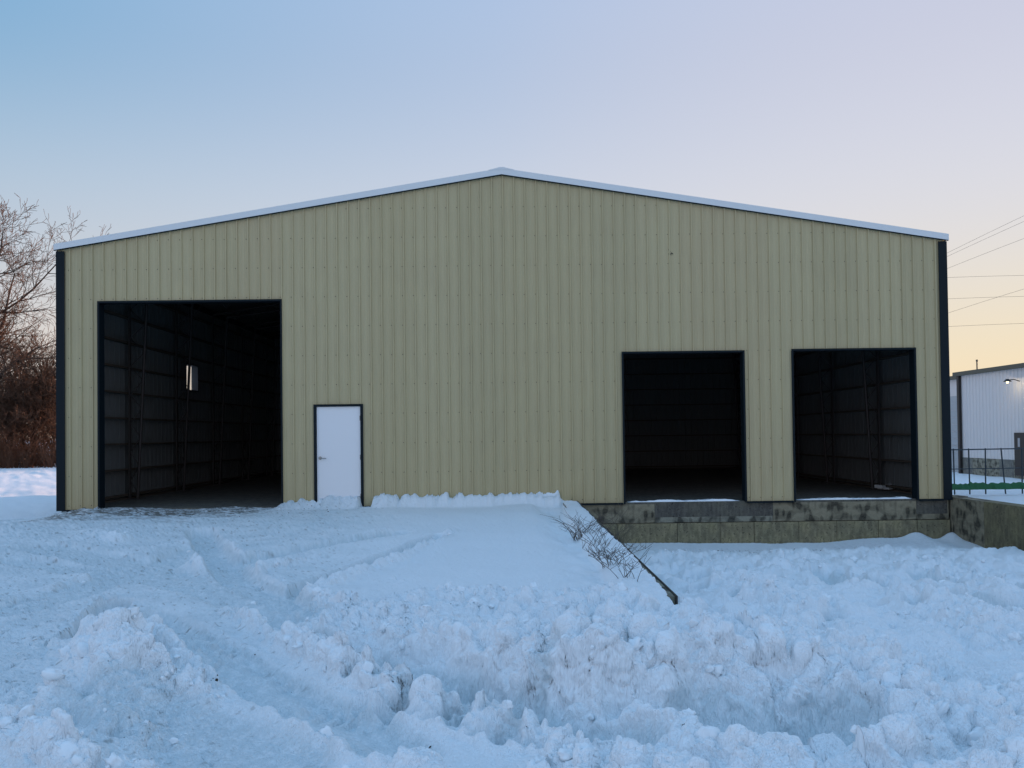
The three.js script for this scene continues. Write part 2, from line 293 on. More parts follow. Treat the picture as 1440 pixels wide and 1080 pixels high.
function crumble(x, y, z, m, far) { // how far broken snow stands out from the smooth surface, along its normal
  const w = .03 * n3(x * 6, y * 6, z * 6), X = x + w, Y = y + w, Z = z - w, puff = (f, o) => Math.abs(n3(X * f + o, Y * f, Z * f));
  let d = m * (puff(3.6, 0) * .05 + blocks(X, Y, Z, .25, 7) * .06 * m - .04);
  if (far < 14.5) d += m * (blocks(X, Y, Z, .1, 57) * .026 + puff(12, 31) * .02 - .018);
  if (far < 9) d += m * puff(29, 7) * .008;
  return d;
}
const snowGrain = noiseTexture(512, (u, v) => { const a = .5 + .22 * tileN(u, v, 9) + .2 * tileN(u, v, 31, 5) + .16 * tileN(u, v, 90, 9); return [a, a, a]; });
const snowMat = new THREE.MeshStandardMaterial({ color: 0xffffff, vertexColors: true, roughness: 0.82, bumpMap: snowGrain, bumpScale: 0.012 });
function snowColour(x, z, y, out) {
  // snow with mud and grit where the zoomed photograph shows specks and smears of it
  let c = [.85, .905, .93];
  const far = Math.hypot(x - EYE.x, z - EYE.z);
  if (far < 26 && z > -1.5) {
    let mud = 0, grit = 0;
    const apron = ss(-9.7, -8.6, x) * (1 - ss(-5.3, -4.2, x)) * ss(-.6, 0, z) * (1 - ss(.7, 3.4, z + .5 * n2(x * .8, z)));
    if (apron > 0) { const f = n2b(x * 2.2, z * 9) * .6 + n2c(x * 6, z * 22) * .5; mud = apron * ss(.02, .55, f + .35 * apron); grit = apron * .4; }
    const dr = info.drive;
    if (dr > .1) { const f = n2c(x * 5 + 40, z * 11) * .6 + n2b(x * 15, z * 24) * .5; mud = Math.max(mud, dr * ss(.5, .8, f) * .65); grit = Math.max(grit, dr * .14 * clamp(.6 + n2(x, z * 2))); }
    if (info.pit > .5) {
      const band = Math.exp(-(((z - 1.5) / .6) ** 2)) * ss(2.2, 3.2, x) * (1 - ss(6.3, 7.8, x)), f = n2c(x * 7, z * 10) * .6 + n2b(x * 19, z * 22) * .5; mud = Math.max(mud, band * ss(.35, .6, f));
      const dust = Math.exp(-(((z - .75) / .5) ** 2)) * ss(5.6, 6.6, x) * (1 - ss(8.4, 9.1, x)); grit = Math.max(grit, dust * clamp(.35 + .5 * n2b(x * 9, z * 14)) * .6);
    }
    // packed drive is grey; ruts and footprints also turn greyer with depth, edges grainy
    const grain = .5 + .35 * n2b(x * 9, z * 9) + .3 * n2c(x * 27, z * 27) + .2 * n2(x * 60, z * 60);
    let greyTint = clamp(Math.max(info.packed * 1.05, info.drive * (.72 + .3 * n2(x * 1.2, z * 1.6))) - .15) * clamp(.35 + grain);
    
    c = c.map((v, i) => lerp(v, [.56, .665, .70][i], clamp(greyTint) * .85));
    c = c.map((v, i) => lerp(lerp(v, [.5, .5, .5][i], grit * .55), [.085, .07, .045][i], mud * .85));
  }
  return c;
}
{
  const ts = [];
  for (let i = 0; i <= 1040; i++) ts.push(-.74 + 1.48 * i / 1040);
  let t = .74, st = .004; const side = []; while (t < 45) { st *= 1.22; t += st; side.push(t); }
  const T = [...side.slice().reverse().map((v) => -v), ...ts, ...side];
  const D = []; let d = 0.6;
  while (d < 700) { D.push(d); const dense = d > 15.75 && d < 16.75; d += d < 2.7 ? .06 : dense ? .025 : d < 9.5 ? .00155 * Math.pow(d, 1.3) : d < 17 ? .0034 * Math.pow(d, 1.3) : d * .035; }
  // rows of the churned foreground crowd together on steep faces: equal steps along the surface, not along the ground
  const j0 = D.findIndex((v) => v > 2.7), j1 = D.findIndex((v) => v > 9.5), nx = T.length, nz = D.length, rows = j1 - j0, fine = 2 * rows;
  const Fd = Array.from({ length: fine + 1 }, (_, k) => { const q = k / 2 + j0, a = Math.min(j1 - 1, Math.floor(q)); return lerp(D[a], D[a + 1], q - a); });
  const S = T.map((tt) => { const c = new Float32Array(fine + 1); let py = 0; for (let k = 0; k <= fine; k++) { const y = height(EYE.x + tt * Fd[k], EYE.z - Fd[k]); if (k) c[k] = c[k - 1] + Math.hypot(Fd[k] - Fd[k - 1], 2.2 * (y - py)) / Math.pow(Fd[k], 1.3); py = y; } for (let k = 1; k <= fine; k++) c[k] /= c[fine]; return c; });
  const pos = new Float32Array(nx * nz * 3), col = new Float32Array(nx * nz * 3), uv = new Float32Array(nx * nz * 2), msk = new Float32Array(nx * nz), idx = new Uint32Array((nx - 1) * (nz - 1) * 6);
  const own = T.map((tt, i) => { // this column's own distances
    const d = D.slice(); if (Math.abs(tt) > .8) return d;
    const c = new Float32Array(fine + 1); let n = 0; for (let a = Math.max(0, i - 26); a <= Math.min(nx - 1, i + 26); a += 2) { n++; for (let k = 0; k <= fine; k++) c[k] += S[a][k]; }
    for (let r = 1, k = 0; r < rows; r++) { const want = n * r / rows; while (k < fine - 1 && c[k + 1] < want) k++; d[j0 + r] = lerp(Fd[k], Fd[k + 1], clamp((want - c[k]) / (c[k + 1] - c[k] + 1e-9))); }
    return d;
  });
  for (let j = 0, o = 0; j < nz; j++) for (let i = 0; i < nx; i++, o++) {
    const dj = own[i][j], x = EYE.x + T[i] * dj, z = EYE.z - dj, y = height(x, z);
    msk[o] = info.mask; pos[o * 3] = x; pos[o * 3 + 1] = y; pos[o * 3 + 2] = z; uv[o * 2] = x / .6; uv[o * 2 + 1] = z / .6;
    const c = snowColour(x, z, y); col[o * 3] = c[0]; col[o * 3 + 1] = c[1]; col[o * 3 + 2] = c[2];
  }
  for (let j = 0, o = 0; j + 1 < nz; j++) for (let i = 0; i + 1 < nx; i++) { const a = j * nx + i, b = a + 1, c = a + nx, e = c + 1; idx[o++] = a; idx[o++] = b; idx[o++] = c; idx[o++] = b; idx[o++] = e; idx[o++] = c; }
  const g = new THREE.BufferGeometry();
  g.setAttribute('position', new THREE.BufferAttribute(pos, 3)); g.setIndex(new THREE.BufferAttribute(idx, 1)); g.computeVertexNormals();
  { const nn = g.attributes.normal.array, tmp = new Float32Array(nn.length);
    for (let pass = 0; pass < 2; pass++) { // displacement follows a softened normal, so that creases do not fold over
      for (let j = 0; j < nz; j++) for (let i = 0; i < nx; i++) for (let c = 0; c < 3; c++) { let q = 0; for (let a = -4; a <= 4; a++) q += nn[(j * nx + clamp(i + a, 0, nx - 1)) * 3 + c]; tmp[(j * nx + i) * 3 + c] = q / 9; }
      for (let j = 0; j < nz; j++) for (let i = 0; i < nx; i++) for (let c = 0; c < 3; c++) { let q = 0; for (let a = -4; a <= 4; a++) q += tmp[(clamp(j + a, 0, nz - 1) * nx + i) * 3 + c]; nn[(j * nx + i) * 3 + c] = q / 9; }
    }
    for (let o = 0; o < nx * nz; o++) if (msk[o] > .04) { const x = pos[o * 3], y = pos[o * 3 + 1], z = pos[o * 3 + 2], q = crumble(x, y, z, msk[o], EYE.z - z); pos[o * 3] += nn[o * 3] * q; pos[o * 3 + 1] += nn[o * 3 + 1] * q; pos[o * 3 + 2] += nn[o * 3 + 2] * q; } }
  g.setAttribute('color', new THREE.BufferAttribute(col, 3)); g.setAttribute('uv', new THREE.BufferAttribute(uv, 2)); g.computeVertexNormals();
  single('snow_ground', g, snowMat, 'churned and rutted snow covering the yard and the field', 'snow', null, 'structure');
  console.log('terrain', nx, nz, nx * nz * 2 / 1e6);
  // the same snow behind the photographer
  const b = new THREE.PlaneGeometry(600, 300, 60, 30); b.rotateX(-Math.PI / 2); b.translate(0, -.07, 16.2 + 150);
  const bc = new Float32Array(b.attributes.position.count * 3); for (let i = 0; i < bc.length; i += 3) { bc[i] = .85; bc[i + 1] = .905; bc[i + 2] = .93; }
  b.setAttribute('color', new THREE.BufferAttribute(bc, 3));
  single('snow_field', b, snowMat, 'open snow field stretching away opposite the metal building', 'snow', null, 'structure');
}
// loose clods of snow lying on the broken ridges
{
  const r = rngOf(5), variants = [];
  for (let k = 0; k < 5; k++) {
    let g = new THREE.IcosahedronGeometry(1, 2); g.deleteAttribute('uv'); g.deleteAttribute('normal'); g = mergeVertices(g, 1e-4);
    const p = g.attributes.position, s = k * 7.3;
    for (let i = 0; i < p.count; i++) { const v = V(p.getX(i), p.getY(i), p.getZ(i)); const q = 1 + .42 * n3(v.x * 1.1 + s, v.y * 1.1, v.z * 1.1) + .22 * n3(v.x * 2.6, v.y * 2.6 + s, v.z * 2.6); v.multiplyScalar(q); v.y *= .75; p.setXYZ(i, v.x, v.y, v.z); }
    g.computeVertexNormals(); variants.push(g);
  }
  const clodMat = std([.85, .905, .93], .82), holder = thing('snow_clods', 'loose clods of snow strewn over the ploughed ridges', 'snow clods'); holder.userData.kind = 'stuff';
  const lists = variants.map(() => []);
  const m4 = new THREE.Matrix4(), e = new THREE.Euler();
  let tries = 0, made = 0;
  while (made < 1100 && tries++ < 90000) {
    const d = 3.2 + 11.5 * Math.pow(r(), 1.5), x = EYE.x + (r() * 1.4 - .7) * d, z = EYE.z - d;
    const y = height(x, z); if (info.mask < .22 || r() > info.mask * 1.1) continue;
    const s = (.008 + .03 * Math.pow(r(), 4)) * (info.mask > .6 ? 1.2 : .8);
    e.set(r() * 6, r() * 6, r() * 6); m4.makeRotationFromEuler(e); m4.scale(V(s * (.8 + .5 * r()), s * (.7 + .4 * r()), s * (.8 + .5 * r()))); m4.setPosition(x, y + s * .1, z);
    lists[made % 5].push(m4.clone()); made++;
  }
  lists.forEach((l, k) => {
    const im = new THREE.InstancedMesh(variants[k], clodMat, l.length); l.forEach((m, i) => im.setMatrixAt(i, m)); im.name = 'clod_scatter'; im.userData.kind = 'stuff'; im.castShadow = im.receiveShadow = true; holder.add(im);
  });
  console.log('clods', made, tries);
}

// specks of dirt, bark and dead grass on the snow
{
  const r = rngOf(41), holder = thing('dirt_specks', 'dark crumbs of dirt and dead grass scattered on the snow', 'dirt'); holder.userData.kind = 'stuff';
  const g = new THREE.IcosahedronGeometry(1, 0), list = [], m4 = new THREE.Matrix4();
  const put = (x, z, s) => { const y = height(x, z) + (info.mask > .04 ? crumble(x, height(x, z), z, info.mask, EYE.z - z) : 0); m4.makeRotationFromEuler(new THREE.Euler(r() * 6, r() * 6, r() * 6)); m4.scale(V(s * (.6 + r()), s * (.4 + .4 * r()), s * (.6 + r()))); m4.setPosition(x, y + s * .2, z); list.push(m4.clone()); };
  for (let k = 0; k < 190; k++) { const x = 2.0 + 4.8 * r(), z = 1.0 + 1.2 * r(); if (n2c(x * 1.6, z * 2.4) > -.05) put(x, z, .006 + .018 * Math.pow(r(), 3)); }
  for (let k = 0; k < 150; k++) put(-8.8 + 5.5 * r(), .2 + 3 * r() * r(), .004 + .011 * Math.pow(r(), 3));
  for (let k = 0; k < 120; k++) { const d = 3.3 + 9 * r(); put(EYE.x + (r() * 1.3 - .65) * d, EYE.z - d, .002 + .004 * Math.pow(r(), 3)); }
  for (const [u, v, n] of [[597, 1030, 16], [305, 955, 5], [700, 965, 3], [1105, 872, 3], [1290, 800, 3], [955, 1062, 3]]) { const p = onY(u, v, .05); for (let k = 0; k < n; k++) put(p.x + (r() - .5) * .05, p.z + (r() - .5) * .07, .002 + .005 * r()); }
  const im = new THREE.InstancedMesh(g, std([.045, .038, .028], .95), list.length); list.forEach((m, i) => im.setMatrixAt(i, m)); im.name = 'dirt_scatter'; im.userData.kind = 'stuff'; im.castShadow = im.receiveShadow = true; holder.add(im);
}

// ------------------------------------------------------------------ the metal building
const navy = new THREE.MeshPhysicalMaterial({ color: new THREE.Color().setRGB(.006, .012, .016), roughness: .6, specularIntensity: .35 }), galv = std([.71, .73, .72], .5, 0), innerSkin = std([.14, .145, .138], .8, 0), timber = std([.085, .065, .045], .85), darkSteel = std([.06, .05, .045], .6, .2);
const sidingGrain = noiseTexture(512, (u, v) => {
  const streak = tileN(u, v * .12, 60, 3) * .5 + tileN(u, v * .3, 24, 8) * .5, blot = tileN(u, v, 5, 2), fine = tileN(u, v, 70, 4);
  const k = .94 + .03 * streak + .014 * blot + .012 * fine; return [k, k + .004 * blot, k - .006 * streak];
});
sidingGrain.repeat.set(1 / 4.3, 1 / 5.1);
const tan = [[.52, .435, .25], [.535, .45, .262], [.505, .425, .246], [.528, .436, .254]].map((c) => new THREE.MeshPhysicalMaterial({ color: new THREE.Color().setRGB(...c), roughness: .55, metalness: 0, map: sidingGrain, bumpMap: sidingGrain, bumpScale: .006, specularIntensity: .5 }));
const barn = thing('metal_building', 'wide tan ribbed metal building with white roof edge and three dark open doorways', 'building');

// one pitch of the ribbed sheet: a major rib, then two shallow stiffening ribs (offset, depth)
const PITCH = HW * 2 / 80;
const PROFILE = [[0, 0], [.010, .031], [.030, .031], [.040, 0], [.088, 0], [.096, .004], [.108, .004], [.116, 0], [.152, 0], [.160, .004], [.172, .004], [.180, 0]];
function ribSheet(x0, n, pitch, spans, z0 = 0, step = .61, wave = .0016) { // n pitches from x0; spans(x) lists the [bottom, top] runs at x
  const t = new Tris(), xs = [];
  for (let k = 0; k < n; k++) for (const [a, b] of PROFILE) xs.push([x0 + k * pitch + a * pitch / .2286, b]);
  xs.push([x0 + n * pitch, 0]);
  const cuts = spans.cuts ?? [];
  const all = [];
  for (let i = 0; i + 1 < xs.length; i++) {
    all.push(xs[i]);
    for (const c of cuts) if (c > xs[i][0] + 1e-4 && c < xs[i + 1][0] - 1e-4) { const q = (c - xs[i][0]) / (xs[i + 1][0] - xs[i][0]); all.push([c, lerp(xs[i][1], xs[i + 1][1], q)]); }
  }
  all.push(xs[xs.length - 1]);
  for (let i = 0; i + 1 < all.length; i++) {
    const [xa, za] = all[i], [xb, zb] = all[i + 1], mid = (xa + xb) / 2;
    for (const [b, tp] of spans(mid)) {
      const ta = tp(xa), tb = tp(xb), m = Math.max(1, Math.round((Math.max(ta, tb) - b) / step));
      const wob = (x, y) => z0 + wave * n3(x * 1.7, y * 1.1, 3) + wave * .7 * n3(x * 5, y * 3, 8);
      for (let k = 0; k < m; k++) {
        const ya = lerp(b, ta, k / m), yb = lerp(b, tb, k / m), yc = lerp(b, ta, (k + 1) / m), yd = lerp(b, tb, (k + 1) / m);
        t.quad([xa, ya, wob(xa, ya) + za], [xb, yb, wob(xb, yb) + zb], [xb, yd, wob(xb, yd) + zb], [xa, yc, wob(xa, yc) + za], [[xa, ya], [xb, yb], [xb, yd], [xa, yc]]);
      }
    }
  }
  return t.build();
}
{
  const frontSpans = (x) => {
    const top = (q) => gable(q) - .004;
    for (const [a, b, h] of OPEN) if (x > a && x < b) return [[h, top]];
    if (x > DOOR[0] - .03 && x < DOOR[1] + .03) return [[DOOR[2] + .03, top]];
    return [[0, top]];
  };
  frontSpans.cuts = [0, ...OPEN.flatMap((o) => [o[0], o[1]]), DOOR[0] - .03, DOOR[1] + .03];
  const r = rngOf(3);
  for (let k = 0; k < 20; k++) mesh('siding_panel', ribSheet(-HW + k * 4 * PITCH, 4, PITCH, frontSpans, (k % 2) * .0016), tan[Math.floor(r() * 4)], barn);
  // screws with their washers, a row on every girt, beside each rib
  const head = new THREE.CylinderGeometry(.006, .0105, .008, 6); head.rotateX(Math.PI / 2); const heads = [];
  for (let row = 0; row < 12; row++) for (let k = 0; k < 80; k++) {
    const x = -HW + k * PITCH - .018 + .006 * (r() - .5), y = .09 + row * .605 + .008 * (r() - .5); if (x < -HW + .1 || k === 0) continue;
    if (y > gable(x) - .12 || OPEN.some(([a, b, h]) => x > a - .06 && x < b + .06 && y < h + .06) || (x > DOOR[0] - .08 && x < DOOR[1] + .08 && y < DOOR[2] + .08)) continue;
    const h = head.clone(); h.translate(x, y, .006); heads.push(h);
  }
  const sc = mesh('siding_screws', merge(heads), std([.14, .12, .075], .6, 0), barn); sc.userData.kind = 'stuff';
}
// corner posts, base strip, rake trim, ridge cap
for (const s of [-1, 1]) {
  const g = merge([box(Math.min(s * (HW - .15), s * (HW + .025)), Math.max(s * (HW - .15), s * (HW + .025)), -.012, gable(HW) - .03,   .033, .046), box(Math.min(s * (HW + .006), s * (HW + .025)), Math.max(s * (HW + .006), s * (HW + .025)), -.012, gable(HW) - .03, -.16, .0325)]);
  mesh('corner_trim', g, navy, barn);
}
for (const [a, b] of [[-HW + .15, OPEN[0][0] - .05], [OPEN[0][1] + .05, DOOR[0] - .07], [DOOR[1] + .07, OPEN[1][0] - .05], [OPEN[1][1] + .05, OPEN[2][0] - .05], [OPEN[2][1] + .05, HW - .15]]) mesh('base_trim', box(a, b, -.026, .012, -.02, .042), navy, barn);
for (const s of [-1, 1]) { // rake trim: face, soffit lip and top return
  const shape = (yo, hh, z0, z1, over) => {
    const x1 = s * (HW + over), p = [[0, RIDGE + yo], [x1, RIDGE - SLOPE * (HW + over) + yo], [x1, RIDGE - SLOPE * (HW + over) + yo + hh], [0, RIDGE + yo + hh]];
    const sh = new THREE.Shape(p.map((q) => new THREE.Vector2(...q))); const g = new THREE.ExtrudeGeometry(sh, { depth: z1 - z0, bevelEnabled: false }); g.translate(0, 0, z0); return boxUV(g);
  };
  const rk = mesh('rake_trim', merge([shape(0, .125, .03, .075, .055), shape(.112, .016, -.12, .0295, .05)]), galv, barn);
  mesh('shadow_lip', shape(-.016, .0155, .045, .07, .05), navy, rk);  // lip under the rake, coloured navy to stand for its dark shadow line
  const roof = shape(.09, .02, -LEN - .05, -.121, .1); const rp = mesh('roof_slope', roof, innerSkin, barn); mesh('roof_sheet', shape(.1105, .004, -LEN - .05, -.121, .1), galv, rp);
  const ribs = []; for (let z = -.5; z > -LEN; z -= .305) { const h = shape(.115, .018, z - .02, z + .02, .1); ribs.push(h); } mesh('roof_ribs', merge(ribs), galv, rp).userData.kind = 'stuff';
}
{
  const sh = new THREE.Shape([[-.26, RIDGE + .09], [-.1, RIDGE + .128], [-.05, RIDGE + .146], [.05, RIDGE + .146], [.1, RIDGE + .128], [.26, RIDGE + .09], [.2, RIDGE + .08], [0, RIDGE + .11], [-.2, RIDGE + .08]].map((q) => new THREE.Vector2(...q)));
  const g = new THREE.ExtrudeGeometry(sh, { depth: LEN + .14, bevelEnabled: false }); g.translate(0, 0, -LEN - .06); mesh('ridge_cap', g, galv, barn);
}
// trim and jambs of the overhead openings
for (const [a, b, h] of OPEN) {
  const f = mesh('opening_frame', merge([box(a - .036, a, -.012, h + .036, .0325, .046), box(b, b + .036, -.012, h + .036, .0325, .046), box(a, b, h, h + .036, .0325, .046)]), navy, barn);
  mesh('jamb', box(a - .03, a + .004, -.0, h, -.17, .032), navy, f); mesh('jamb', box(b - .004, b + .03, -.0, h, -.17, .032), navy, f); mesh('header', box(a + .005, b - .005, h - .004, h + .03, -.17, .032), navy, f);
}
// walk-in door
{
  const d = mesh('walk_door', new THREE.BoxGeometry(DOOR[1] - DOOR[0] - .012, DOOR[2] + .02, .045), std([.84, .84, .84], .5), barn); d.position.set((DOOR[0] + DOOR[1]) / 2, (DOOR[2] - .03) / 2, -.012);
  const lever = merge([new THREE.CylinderGeometry(.034, .034, .012, 20).rotateX(Math.PI / 2).translate(0, 0, .029), new THREE.CylinderGeometry(.011, .011, .05, 12).rotateX(Math.PI / 2).translate(0, 0, .05), bar(V(0, 0, .07), V(.13, -.008, .07), .011, .009, 8)].map((g) => { g.deleteAttribute('uv'); return g; }));
  const l = mesh('door_lever', lever, std([.35, .34, .32], .3, .9), d); l.position.set(-.38, -.01, 0);
  for (const y of [-.8, 0, .8]) mesh('hinge', new THREE.CylinderGeometry(.009, .009, .1, 8).translate((DOOR[1] - DOOR[0]) / 2 - .012, y, .028), std([.35, .34, .32], .35, .8), d);
  mesh('kick_panel', new THREE.BoxGeometry(DOOR[1] - DOOR[0] - .03, .03, .012).translate(0, -1.0, .026), std([.4, .4, .39], .4, .6), d);
  const f = mesh('door_frame', merge([box(DOOR[0] - .052, DOOR[0], -.012, DOOR[2] + .045, -.05, .047), box(DOOR[1], DOOR[1] + .052, -.012, DOOR[2] + .045, -.05, .047), box(DOOR[0], DOOR[1], DOOR[2], DOOR[2] + .045, -.05, .047)]), navy, barn);
}
// a small torn flap in the cladding high on the right
{
  const c = onZ(943, 355, 0); const r = rngOf(8), g = [];
  for (let k = 0; k < 5; k++) { const b = new THREE.TetrahedronGeometry(.022 + .015 * r(), 0); b.scale(.55, 1.3, .3); b.rotateZ(r() * 2); b.translate(c.x + (r() - .5) * .09, c.y + (r() - .5) * .09, .012); g.push(b); }
  mesh('torn_flap', merge(g), std([.05, .045, .03], .7), barn);
}
// side walls, back wall, their sheets seen from inside
const WIN = [-6.98, -6.16, 2.83, 3.54];
for (const s of [-1, 1]) {
  const spans = (q) => { const z = q - LEN; if (s < 0 && z > WIN[0] && z < WIN[1]) return [[0, () => WIN[2]], [WIN[3], () => gable(HW) - .02]]; return [[0, () => gable(HW) - .02]]; };
  spans.cuts = s < 0 ? [LEN + WIN[0], LEN + WIN[1]] : [];
  const g = ribSheet(0, 66, (LEN - .04) / 66, spans, 0, 1.2, 0);
  // sheet runs along z: local x -> z, local z -> outwards
  const p = g.attributes.position; for (let i = 0; i < p.count; i++) { const x = p.getX(i), z = p.getZ(i); p.setX(i, s * (HW - .02 + z)); p.setZ(i, x - LEN); } g.computeVertexNormals();
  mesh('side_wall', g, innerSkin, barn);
  // girts every two feet, spanning the whole length
  for (let k = 0; k < 9; k++) { const y = .1 + k * .605, xa = s * (HW - .03), xb = s * (HW - .16);
    if (s < 0 && y > WIN[2] - .02 && y < WIN[3]) { mesh('wall_girt', box(Math.min(xa, xb), Math.max(xa, xb), y, y + .04, -LEN + .05, WIN[0] - .045), timber, barn); mesh('wall_girt', box(Math.min(xa, xb), Math.max(xa, xb), y, y + .04, WIN[1] + .045, -.18), timber, barn); }
    else mesh('wall_girt', box(Math.min(xa, xb), Math.max(xa, xb), y, y + .04, -LEN + .05, -.18), timber, barn); }
  // open-web truss columns and the rafters they carry
  for (let k = 1; k <= 5; k++) {
    const z = -.0 - k * 2.72, xo = s * (HW - .20), top = gable(HW) - .2, xi0 = s * (HW - .36), xi1 = s * (HW - .62), list = [];
    const xin = (y) => lerp(xi0, xi1, y / top);
    list.push(box(Math.min(xo, xo + s * .035), Math.max(xo, xo + s * .035), .03, top, z - .04, z + .04));
    list.push(bar(V(xi0, .03, z), V(xi1, top, z), .035, .035, 6)); list.push(box(Math.min(s * (HW - .17), s * (HW - .5)), Math.max(s * (HW - .17), s * (HW - .5)), .018, .03, z - .12, z + .12));
    for (let j = 0, y = .12; y < top - .3; j++, y += .34) list.push(j % 2 ? bar(V(xo, y, z), V(xin(y + .34), y + .34, z), .012, .012, 5) : bar(V(xin(y), y, z), V(xo, y + .34, z), .012, .012, 5));
    const rafterTop = (x) => gable(x) - .12, rafterLow = (x) => gable(x) - .62;
    list.push(bar(V(s * (HW - .2), rafterTop(HW), z), V(0, rafterTop(0), z), .035, .035, 5)); list.push(bar(V(xi1, top, z), V(0, rafterLow(0), z), .035, .035, 5));
    for (let j = 0; j < 20; j++) { const a = s * (HW - .7) * (1 - j / 20), b = s * (HW - .7) * (1 - (j + 1) / 20); list.push(j % 2 ? bar(V(a, rafterTop(a), z), V(b, rafterLow(b) , z), .011, .011, 4) : bar(V(a, rafterLow(a), z), V(b, rafterTop(b), z), .011, .011, 4)); }
    mesh('truss_column', merge(list.map((g) => { g.deleteAttribute('uv'); return g; })), darkSteel, barn);
  }
}
for (const s of [-1, 1]) mesh('eave_trim', box(Math.min(s * (HW - .05), s * (HW + .1)), Math.max(s * (HW - .05), s * (HW + .1)), gable(HW) - .1, gable(HW) + .075, -LEN - .03, -.125), navy, barn);
for (const s of [-1, 1]) { const sh = new THREE.Shape([[0, RIDGE - .1], [s * (HW + .03), gable(HW) - .1], [s * (HW + .03), gable(HW) + .085], [0, RIDGE + .085]].map((q) => new THREE.Vector2(...q))); const g = new THREE.ExtrudeGeometry(sh, { depth: .05, bevelEnabled: false }); g.translate(0, 0, -LEN - .06); mesh('back_rake', g, navy, barn); const c = g.clone(); c.translate(0, 0, LEN + .06 - .1); mesh('rake_backing', c, timber, barn); mesh('back_corner', box(Math.min(s * (HW - .12), s * (HW + .03)), Math.max(s * (HW - .12), s * (HW + .03)), -.02, gable(HW) - .1, -LEN - .05, -LEN - .004), navy, barn); mesh('back_corner', box(Math.min(s * HW, s * (HW + .03)), Math.max(s * HW, s * (HW + .03)), -.02, gable(HW) - .1, -LEN - .003, -LEN + .15), navy, barn); }
mesh('sill_plate', merge([box(-HW + .03, HW - .03, -.05, .05, -LEN + .003, -LEN + .14), box(-HW + .03, -HW + .16, -.05, .05, -LEN + .15, -.2), box(HW - .16, HW - .03, -.05, .05, -LEN + .15, -.2)]), timber, barn);
{ // window high in the left wall
  const x0 = -HW - .02, x1 = -HW + .17, [za, zb, ya, yb] = WIN;
  const w = mesh('window', merge([box(x0, x1, ya - .04, yb + .04, za - .04, za), box(x0, x1, ya - .04, yb + .04, zb, zb + .04), box(x0, x1, ya - .04, ya, za, zb), box(x0, x1, yb, yb + .04, za, zb)]), std([.05, .05, .05], .6), barn);
  const pane = new THREE.BoxGeometry(.006, yb - ya, zb - za); pane.translate(-HW + .02, (ya + yb) / 2, (za + zb) / 2);
  mesh('pane', pane, new THREE.MeshPhysicalMaterial({ color: 0xffffff, transmission: 1, thickness: 0, roughness: .03, ior: 1.45 }), w);
  // back wall: girts and sheet
  const spans = () => [[0, (x) => gable(x) - .02]]; spans.cuts = [0];
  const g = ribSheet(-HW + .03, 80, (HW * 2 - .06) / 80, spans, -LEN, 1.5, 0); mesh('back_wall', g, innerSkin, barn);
  for (let k = 0; k < 11; k++) { const y = .1 + k * .605, hw = Math.min(HW - .22, (RIDGE - .12 - y) / SLOPE); mesh('back_girt', box(-hw, hw, y, y + .04, -LEN + .03, -LEN + .16), timber, barn); }
}
// slab and footing
const concreteTex = noiseTexture(512, (u, v) => {
  const b = tileN(u, v, 4, 1), m = tileN(u, v, 13, 6), f = tileN(u, v, 60, 2), st = tileN(u, v * .2, 22, 12), pock = ss(.48, .6, tileN(u, v, 30, 30)) ;
  const k = .62 + .11 * b + .1 * m + .08 * f + .13 * st - .3 * pock * ss(-.2, .3, m); return [k, k * 1.0, k * (.93 - .05 * b)];
});
concreteTex.repeat.set(1 / 1.9, 1 / 1.9);
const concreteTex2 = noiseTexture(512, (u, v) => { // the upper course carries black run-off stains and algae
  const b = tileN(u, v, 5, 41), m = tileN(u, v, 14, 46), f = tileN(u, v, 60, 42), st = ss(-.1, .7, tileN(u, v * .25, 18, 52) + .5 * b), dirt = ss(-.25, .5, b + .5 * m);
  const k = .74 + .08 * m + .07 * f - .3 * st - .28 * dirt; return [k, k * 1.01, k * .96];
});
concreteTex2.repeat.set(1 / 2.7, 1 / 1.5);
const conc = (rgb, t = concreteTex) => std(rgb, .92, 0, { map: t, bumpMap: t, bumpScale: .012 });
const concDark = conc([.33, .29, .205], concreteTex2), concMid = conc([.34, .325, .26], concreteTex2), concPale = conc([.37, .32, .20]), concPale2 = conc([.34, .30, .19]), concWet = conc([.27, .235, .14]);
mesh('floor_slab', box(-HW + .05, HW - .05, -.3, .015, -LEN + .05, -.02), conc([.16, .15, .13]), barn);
{
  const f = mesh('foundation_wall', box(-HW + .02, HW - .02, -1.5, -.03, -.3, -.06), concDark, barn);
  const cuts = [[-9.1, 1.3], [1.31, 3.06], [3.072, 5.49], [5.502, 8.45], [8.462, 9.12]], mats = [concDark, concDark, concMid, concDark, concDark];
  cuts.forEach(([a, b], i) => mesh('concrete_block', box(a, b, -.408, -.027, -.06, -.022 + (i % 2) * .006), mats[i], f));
  const low = [1.31, 2.3, 3.52, 4.4, 5.1, 6.02, 6.8, 7.66, 8.46, 9.14];
  for (let i = 0; i + 1 < low.length; i++) mesh('concrete_block', box(low[i] + .005, low[i + 1] - .005, -1.4, -.424, -.06, -.008 + .004 * (i % 3)), i % 2 ? concPale : concPale2, f);
}
